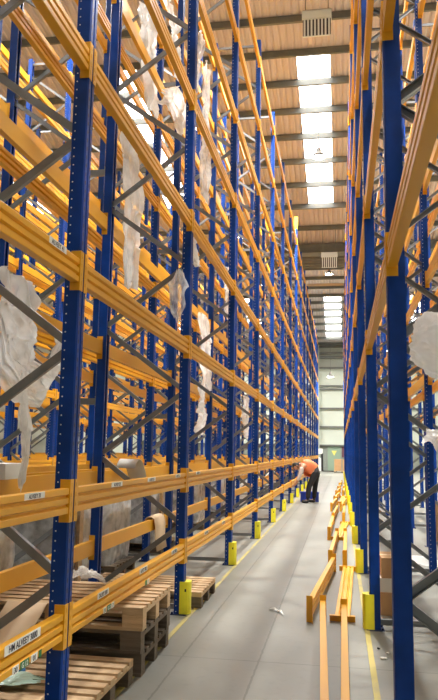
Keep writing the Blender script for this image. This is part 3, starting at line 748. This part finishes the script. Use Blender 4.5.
# goods on the loose-beam side
def carton(x, y, z, sx, sy, sz, rz, label, mat='card'):
    r = thing('carton', label, 'carton', (x, y, z), (0, 0, rz), 'cartons in the rack beside the loose beams')
    link('box', MB().box(-sx / 2, sx / 2, -sy / 2, sy / 2, 0, sz).mesh('box', M[mat]), r)
    link('tape', MB().box(-sx / 2 - .001, sx / 2 + .001, -.03, .03, sz, sz + .001).box(-sx / 2 - .001, -sx / 2, -.03, .03, sz * .7, sz).mesh('tape', M['card_inner']), r)
    return r
carton(.47, 7.0, 0, .25, .5, .20, .02, 'brown carton at the bottom of the pile behind the second bare upright')
carton(.465, 7.0, .2005, .24, .46, .12, -.03, 'white carton in the middle of the pile behind the second bare upright', 'card_white')
carton(.47, 7.0, .321, .23, .44, .18, .04, 'brown carton on top of the pile behind the second bare upright')
carton(1.72, 12.6, 0, .5, .6, .34, .0, 'brown carton at the bottom of the stack deep in the rack beside the loose beams')
carton(1.73, 12.6, .341, .48, .56, .30, .03, 'brown carton on top of the stack deep in the rack beside the loose beams')
film_sheet('floor_film', 'flat white film lying on the floor under the rack beside the loose beams', 'plastic film', [(.62, 9.9, .015), (.9, 10.0, .05), (1.2, 9.9, .03), (1.45, 10.1, .015)], [.4, .8, .7, .3], 'film_dense', 41.2, 2, .02, across=(0, 1, 0))
# broken timber lodged on a shelf beam
for i, (x, y, z, L, rx, rz, nm) in enumerate([(1.26, 11.6, 2.68, .7, .5, .5, 'lowest'), (1.22, 11.5, 2.76, .8, .55, .4, 'middle'), (1.23, 11.65, 2.87, .65, .6, .55, 'topmost')]):
    thing('wood_slat', 'broken brown wood slat, %s of three lodged in the rack beside the loose beams' % nm, 'wood', (x, y, z), (rx, 0, -rz - 1.2), 'broken slats in the rack beside the loose beams', MB().box(-.05, .05, -L / 2, L / 2, -.012, .012).mesh('slat', M['card']))

# floor litter
film_sheet('floor_scrap', 'crumpled strip of white tape lying in the middle of the aisle floor', 'litter', [(-.66, 6.72, .010), (-.61, 6.70, .022), (-.57, 6.64, .014), (-.54, 6.60, .024), (-.51, 6.50, .010)], [.02, .05, .025, .05, .02], 'card_white', 51.0, 3, .014, 8, 14, across=(0, 1, .2), group=None)
for i, (x, y, s) in enumerate(((.29, 5.35, .03), (.33, 5.5, .02), (.27, 5.62, .018))):
    me = rock(2, (s * 1.6, s, s * .6), .3, i + 9, 2, 3); me.materials.append(M['card_white' if i < 2 else 'black'])
    thing('paper_crumb', ('pale', 'small white', 'dark')[i] + ' crumb of litter on the floor beside the second bare upright', 'litter', (x, y, 0), (0, 0, i), 'crumbs of litter on the floor', me)

# ================================================================== LAMPS AND HEATERS
def high_bay(x, y, z, label, spread=125, power=1.0):
    r = thing('high_bay_lamp', label, 'lamp', (x, y, z), (0, 0, 0), 'hanging warehouse lamps')
    link('shade', MB().lathe((0, 0, 0), [(.22, -.005), (.225, 0), (.17, .09), (.10, .16), (.08, .16), (.07, .30), (.02, .32)], 24).mesh('shade', M['lampbody'], True), r)
    link('lens', MB().lathe((0, 0, 0), [(.02, -.02), (.19, -.018), (.20, -.006)], 24).mesh('lens', M['lamp'], True), r)
    top = roof_z(y) - .2 - z
    link('suspension_wire', MB().tube((0, 0, .31), (0, 0, max(.35, top)), .008, 6).mesh('wire', M['purlin']), r)
    ld = bpy.data.lights.new('lamp_light', 'AREA'); ld.shape = 'DISK'; ld.size = .4; ld.energy = LAMP_W * power; ld.color = (1, .985, .955); ld.spread = math.radians(spread)
    lo = bpy.data.objects.new('lamp_light', ld); COL.objects.link(lo); lo.parent = r; lo.location = (0, 0, -.03)
    return r
for x, y, z, lab in [(-.61, 22.0, 11.06, 'round lamp hanging in front of the long bright rooflight'), (-.56, 40.0, 11.73, 'bright lamp glowing behind the far hanging heater'), 
                     (-.6, 13.0, 11.6, 'lamp hanging over the aisle ahead of the camera, above the picture'),]: high_bay(x, y, z, lab)
for i, y in enumerate((11.0, 20.0, 29.0, 38.0, 47.0)):
    high_bay(-4.3, y, 10.6 if y > 25 else 11.4, 'lamp over the next aisle behind the worker\'s rack, %s along' % ORD[i], 125, .55)
    high_bay(-8.0, y, 10.6 if y > 25 else 11.4, 'lamp over the second aisle behind the worker\'s rack, %s along' % ORD[i], 125, .55)
    high_bay(3.6, y, 10.6 if y > 25 else 11.4, 'lamp over the aisle past the loose-beam rack, %s along' % ORD[i])

high_bay(-.58, 45.0, 6.25, 'small white lamp hung low on a long wire before the end wall', 170, .4)
high_bay(3.6, 2.5, 11.4, 'added fill lamp over the aisle past the loose-beam rack, level with the camera', 140, .9)  # out-of-view fill lamp, added to brighten the sack from the side
for i, x in enumerate((-8.5, -4.6, 3.4)): high_bay(x, 54.0, 9.2, 'added fill lamp by the end wall, %s across' % ORD[i], 170, .55)  # fill lamps added to brighten the end wall

def heater(x, y, z, label, tilt=0.0):
    r = thing('unit_heater', label, 'heater', (x, y, z), (0, 0, tilt), 'hanging unit heaters')
    link('casing', MB().prism([(0, .02), (.03, .02), (.26, .35), (.26, .68), (0, .68)], 'x', -.34, .34).mesh('casing', M['dark']), r)
    link('front_band', MB().box(-.36, .36, -.05, .0, .47, .70).box(-.36, .36, -.05, .52, .68, .70).mesh('front_band', M['heater']), r)
    for i in range(8):
        x0 = -.32 + i * .64 / 7.5
        link('louvre', MB().box(x0, x0 + .045, -.03, -.002, .02, .47).mesh('louvre', M['heater']), r)
    link('lower_lip', MB().box(-.34, .34, -.03, 0, 0, .02).mesh('lower_lip', M['heater']), r)
    for sx in (-.28, .28): link('hanger_rod', MB().tube((sx, .13, .675), (sx, .13, roof_z(y + .13) - z - .02), .012, 6).mesh('hanger_rod', M['purlin']), r)
    return r
heater(-.48, 16.0, 11.55, 'slatted white heater hanging from the roof, large and close')
heater(-.40, 30.0, 9.44, 'small slatted heater hanging on two rods far down the aisle')

# ================================================================== WORKER
def skin_mesh(chains, mat, sub=2):
    """chains: list of (points, radii, root_index, parent link (chain, idx) or None) joined into one skinned mesh"""
    vs, es, rs, roots, idx = [], [], [], [], []
    for pts, rad, lk in chains:
        ids = []
        for i, p in enumerate(pts):
            if i == 0 and lk is not None: ids.append(idx[lk[0]][lk[1]]); continue
            vs.append(p); rs.append(rad[i]); ids.append(len(vs) - 1)
            if i == 0: roots.append(ids[0])
        es += [(ids[i], ids[i + 1]) for i in range(len(ids) - 1)]; idx.append(ids)
    me = bpy.data.meshes.new('skin'); me.from_pydata([tuple(v) for v in vs], es, []); me.update()
    o = bpy.data.objects.new('tmp', me); COL.objects.link(o)
    md = o.modifiers.new('s', 'SKIN'); md.use_smooth_shade = True
    sv = me.skin_vertices[0].data
    for i, r in enumerate(rs): sv[i].radius = (r, r) if not isinstance(r, tuple) else r
    for i in range(len(rs)): sv[i].use_root = i in roots
    sb = o.modifiers.new('b', 'SUBSURF'); sb.levels = sub; sb.render_levels = sub
    dg = bpy.context.evaluated_depsgraph_get(); ev = o.evaluated_get(dg)
    out = bpy.data.meshes.new_from_object(ev, depsgraph=dg)
    bpy.data.objects.remove(o); bpy.data.meshes.remove(me)
    out.materials.clear(); out.materials.append(mat)
    out.polygons.foreach_set('use_smooth', [True] * len(out.polygons))
    return out
def V3(*a): return Vector(a)
def worker():
    base = V3(-.90, 20.82, 0)
    r = thing('person', 'worker in an orange vest and black trousers bending down at the rack', 'person', base)
    # joints (local): faces -x; own left is -y
    pel = V3(.20, .02, .90); spine = V3(.06, -.01, 1.02); chest = V3(-.12, -.05, 1.10); neck = V3(-.26, -.09, 1.10); head = V3(-.36, -.12, 1.04)
    hl, hr = V3(.18, -.09, .86), V3(.20, .13, .86)
    kl, kr = V3(.00, -.13, .48), V3(.16, .19, .47)
    al, ar = V3(-.04, -.14, .09), V3(.13, .22, .09)
    tl, tr = V3(-.19, -.17, .045), V3(-.02, .20, .045)
    sl, sr = V3(-.19, -.24, 1.03), V3(-.17, .10, 1.05)
    el, er = V3(-.25, -.27, .77), V3(-.28, .12, .78)
    wl_, wr = V3(-.36, -.22, .57), V3(-.38, .05, .58)
    pl, pr = V3(-.405, -.20, .50), V3(-.42, .03, .51)
    body = [([pel, spine, chest, neck, head + V3(.06, .02, .02)], [.115, .11, .12, .055, .055], None),
            ([pel, hl, kl, al, tl], [.1, .085, .058, .036, .024], (0, 0)), ([pel, hr, kr, ar, tr], [.1, .085, .058, .036, .024], (0, 0)),
            ([chest, sl, el, wl_, pl], [.1, .058, .043, .03, .034], (0, 2)), ([chest, sr, er, wr, pr], [.1, .058, .043, .03, .034], (0, 2))]
    for p, wv, sd in ((pl, wl_, 1), (pr, wr, -1)):
        d = (p - wv).normalized(); side = V3(0, 1, 0); nrm = d.cross(side).normalized()
        if nrm.x > 0: nrm = -nrm
        for i, L in enumerate((.066, .076, .070, .055)):
            a = p + side * (.026 - .0175 * i) * 1.0 + d * .02; b = a + d * L * .55 + nrm * .006; c = b + d * L * .35 + nrm * .026; e = c + d * L * .1 + nrm * .026
            body.append(([a, b, c, e], [.010, .0095, .009, .007], None))
        a = p - d * .01 + side * sd * .024; b = a + side * sd * .028 + d * .025 + nrm * .012; c = b + d * .03 + nrm * .014
        body.append(([a, b, c], [.012, .0105, .008], None))
    me = skin_mesh(body, M['skin'])
    # head with face, added to the same mesh
    bm = bmesh.new(); bm.from_mesh(me)
    hm = bmesh.new(); bmesh.ops.create_uvsphere(hm, u_segments=24, v_segments=18, radius=1)
    for v in hm.verts:
        p = v.co
        if p.z < 0: p.x *= 1 - .22 * (-p.z); p.y *= 1 - .3 * (-p.z)
        if p.x < -.75 and abs(p.y) < .22 and -.35 < p.z < .1: p.x -= .22 * (1 - abs(p.y) / .22) * (1 - abs(p.z + .18) / .3 if abs(p.z + .18) < .3 else 0)
        if p.x < -.6 and .02 < p.z < .22 and .2 < abs(p.y) < .55: p.x += .08
        v.co = Vector((p.x * .098, p.y * .076, p.z * .118))
    for s in (-1, 1):
        eb = bmesh.ops.create_icosphere(hm, subdivisions=1, radius=1)['verts']
        for v in eb: v.co = Vector((v.co.x * .018 + .005, v.co.y * .008 + s * .078, v.co.z * .032 - .005))
    mt = Matrix.Translation(head) @ Matrix.Rotation(math.radians(-62), 4, 'Y') @ Matrix.Rotation(.25, 4, 'Z')
    tmp = bpy.data.meshes.new('h'); hm.to_mesh(tmp); tmp.transform(mt); bm.from_mesh(tmp); bm.to_mesh(me); bm.free(); 
    me.polygons.foreach_set('use_smooth', [True] * len(me.polygons))
    link('body', me, r)
    hb = bmesh.new(); bmesh.ops.create_uvsphere(hb, u_segments=24, v_segments=18, radius=1)
    for v in list(hb.verts):
        p = v.co; k = 1.09 + .03 * noise.noise(p * 4)
        v.co = Vector((p.x * .098 * k + .006, p.y * .076 * k, p.z * .118 * k))
    bmesh.ops.delete(hb, geom=[v for v in hb.verts if (v.co.x < -.045 and v.co.z < .062) or v.co.z < -.065], context='VERTS')
    hme = bpy.data.meshes.new('hair'); hb.to_mesh(hme); hb.free(); hme.transform(mt); hme.materials.append(M['hair']); hme.polygons.foreach_set('use_smooth', [True] * len(hme.polygons))
    link('hair', hme, r)
    link('trousers', skin_mesh([([pel + V3(.02, 0, .0), pel + V3(-.05, -.01, .05)], [.17, .165], None), ([pel, hl + V3(.01, 0, 0), kl, al + V3(0, 0, .02)], [.14, .112, .083, .068], (0, 0)), ([pel, hr + V3(.01, 0, 0), kr, ar + V3(0, 0, .02)], [.14, .112, .083, .068], (0, 0))], M['trouser']), r)
    # vest: body plus hanging front
    link('vest', skin_mesh([([pel + V3(-.05, -.01, .06), spine + V3(0, 0, .0), chest + V3(.02, 0, .0), chest + V3(-.10, -.03, -.01)], [(.165, .185), (.165, .19), (.16, .215), (.10, .14)], None),
                            ([spine, spine + V3(-.05, -.02, -.14), spine + V3(-.08, -.03, -.28)], [.14, (.10, .15), (.06, .13)], (0, 1))], M['vest']), r)
    for nm, a, b, c in (('sleeve', sl, el, wl_), ('sleeve', sr, er, wr)):
        link(nm, skin_mesh([([a, a.lerp(b, .5), b, b.lerp(c, .72)], [.070, .062, .054, .042], None)], M['shirt']), r)
    for a, t in ((al, tl), (ar, tr)):
        link('boot', skin_mesh([([a + V3(.045, 0, -.045), a + V3(-.06, (t.y - a.y) * .4, -.045), t + V3(-.03, 0, .012)], [(.06, .056), (.062, .054), (.062, .046)], None), ([a + V3(0, 0, -.03), a + V3(0, 0, .06)], [.05, .055], None)], M['shoe']), r)
    return r
worker()
# blue crate behind the worker's legs
def crate(x, y, rz, label):
    r = thing('plastic_crate', label, 'crate', (x, y, 0), (0, 0, rz))
    mb = MB(); w_, d_, h_ = .27, .19, .28
    mb.box(-w_, w_, -d_, d_, 0, .015)
    link('bottom', mb.mesh('bottom', M['crate']), r)
    for a, b_ in (((-w_, -d_), (w_, -d_ + .012)), ((-w_, d_ - .012), (w_, d_)), ((-w_, -d_ + .012), (-w_ + .012, d_ - .012)), ((w_ - .012, -d_ + .012), (w_, d_ - .012))):
        mb = MB().box(a[0], b_[0], a[1], b_[1], .015, h_)
        link('side', mb.mesh('side', M['crate']), r)
    mb = MB()
    for s in (-1, 1): mb.box(-w_ - .015, w_ + .015, s * d_, s * (d_ + .015), h_ - .03, h_); mb.box(s * w_, s * (w_ + .015), -d_, d_, h_ - .03, h_)
    link('rim', mb.mesh('rim', M['crate']), r)
crate(-.92, 21.45, .06, 'blue plastic crate on the floor behind the worker\'s legs')

# ================================================================== FAR END OF THE HALL
def far_carton(x, y, z, sx, sy, sz, label):
    r = thing('carton', label, 'carton', (x, y, z), (0, 0, 0), 'brown cartons stacked at the end of the hall')
    link('box', MB().box(-sx / 2, sx / 2, -sy / 2, sy / 2, 0, sz).mesh('box', M['card']), r)
pallet(.12, 53.0, 0, 0, 'mid', 'pallet under the brown cartons at the end of the hall')
for i, (dx, dz, nm) in enumerate(((-.31, 0, 'bottom carton on the worker\'s side'), (.29, 0, 'bottom carton on the loose-beam side'), (-.31, .42, 'upper carton on the worker\'s side'), (.29, .42, 'upper carton on the loose-beam side'))):
    far_carton(.12 + dx, 53.0, .1445 + dz, .52, .7, .415, 'brown %s of the stack at the end of the hall' % nm)
dr = struct('door_1', MB().box(-1.02, .02, WY - .045, WY - .002, 0, 1.95).mesh('door', M['door']), 'grey green personnel door in the end wall', 'door')
link('door_frame', MB().box(-1.10, -1.02, WY - .07, WY - .002, 0, 2.0).box(.02, .10, WY - .07, WY - .002, 0, 2.0).box(-1.10, .10, WY - .07, WY - .002, 1.95, 2.0).mesh('door_frame', M['clad_low']), dr)
link('door_sign', MB().prism([(-.72, 1.62), (-.28, 1.62), (-.5, 1.2)], 'y', WY - .052, WY - .046).mesh('door_sign', M['yellow_sign']), dr)
thing('wall_panel', 'maroon panel on the end wall above the brown cartons', 'panel', (.62, WY - .05, 1.1), (0, 0, 0), None, MB().box(-.5, .5, -.03, .04, 0, .85).mesh('panel', M['purple']))
st = thing('pallet_stacker', 'white and black pallet stacker parked by the far rack end', 'stacker truck', (-1.55, 54.0, 0))
link('mast', MB().box(.12, .2, -.3, .3, .1, 1.35).box(.2, .26, -.28, -.2, .05, 1.4).box(.2, .26, .2, .28, .05, 1.4).mesh('mast', M['black']), st)
link('body', MB().prism([(-.3, .08), (.12, .08), (.12, 1.0), (-.05, 1.1), (-.25, .7), (-.3, .5)], 'y', -.36, .36).mesh('body', M['white']), st)
link('fork', MB().box(.26, 1.3, -.28, -.12, .05, .1).mesh('fork', M['black']), st); link('fork', MB().box(.26, 1.3, .12, .28, .05, .1).mesh('fork', M['black']), st)
for y in (-.25, .25): link('wheel', MB().tube((-.1, y - .05, .08), (-.1, y + .05, .08), .08, 14).mesh('wheel', M['black']), st)
sh = thing('storage_rack', 'grey shelving unit with white box on top by the end wall', 'shelving', (-1.6, 57.2, 0))
for sx in (-.4, .4):
    for sy in (-.2, .2): link('post', MB().box(sx - .03, sx + .03, sy - .03, sy + .03, 0, 1.7).mesh('post', M['clad_low']), sh)
for z in (.3, .8, 1.3): link('shelf', MB().box(-.36, .36, -.25, .25, z, z + .04).mesh('shelf', M['zinc']), sh)
thing('white_box', 'white box standing on the middle of the grey shelving unit', 'box', (-1.6, 57.2, 1.341), (0, 0, 0), None, MB().box(-.2, .2, -.18, .18, 0, .42).mesh('box', M['white']))
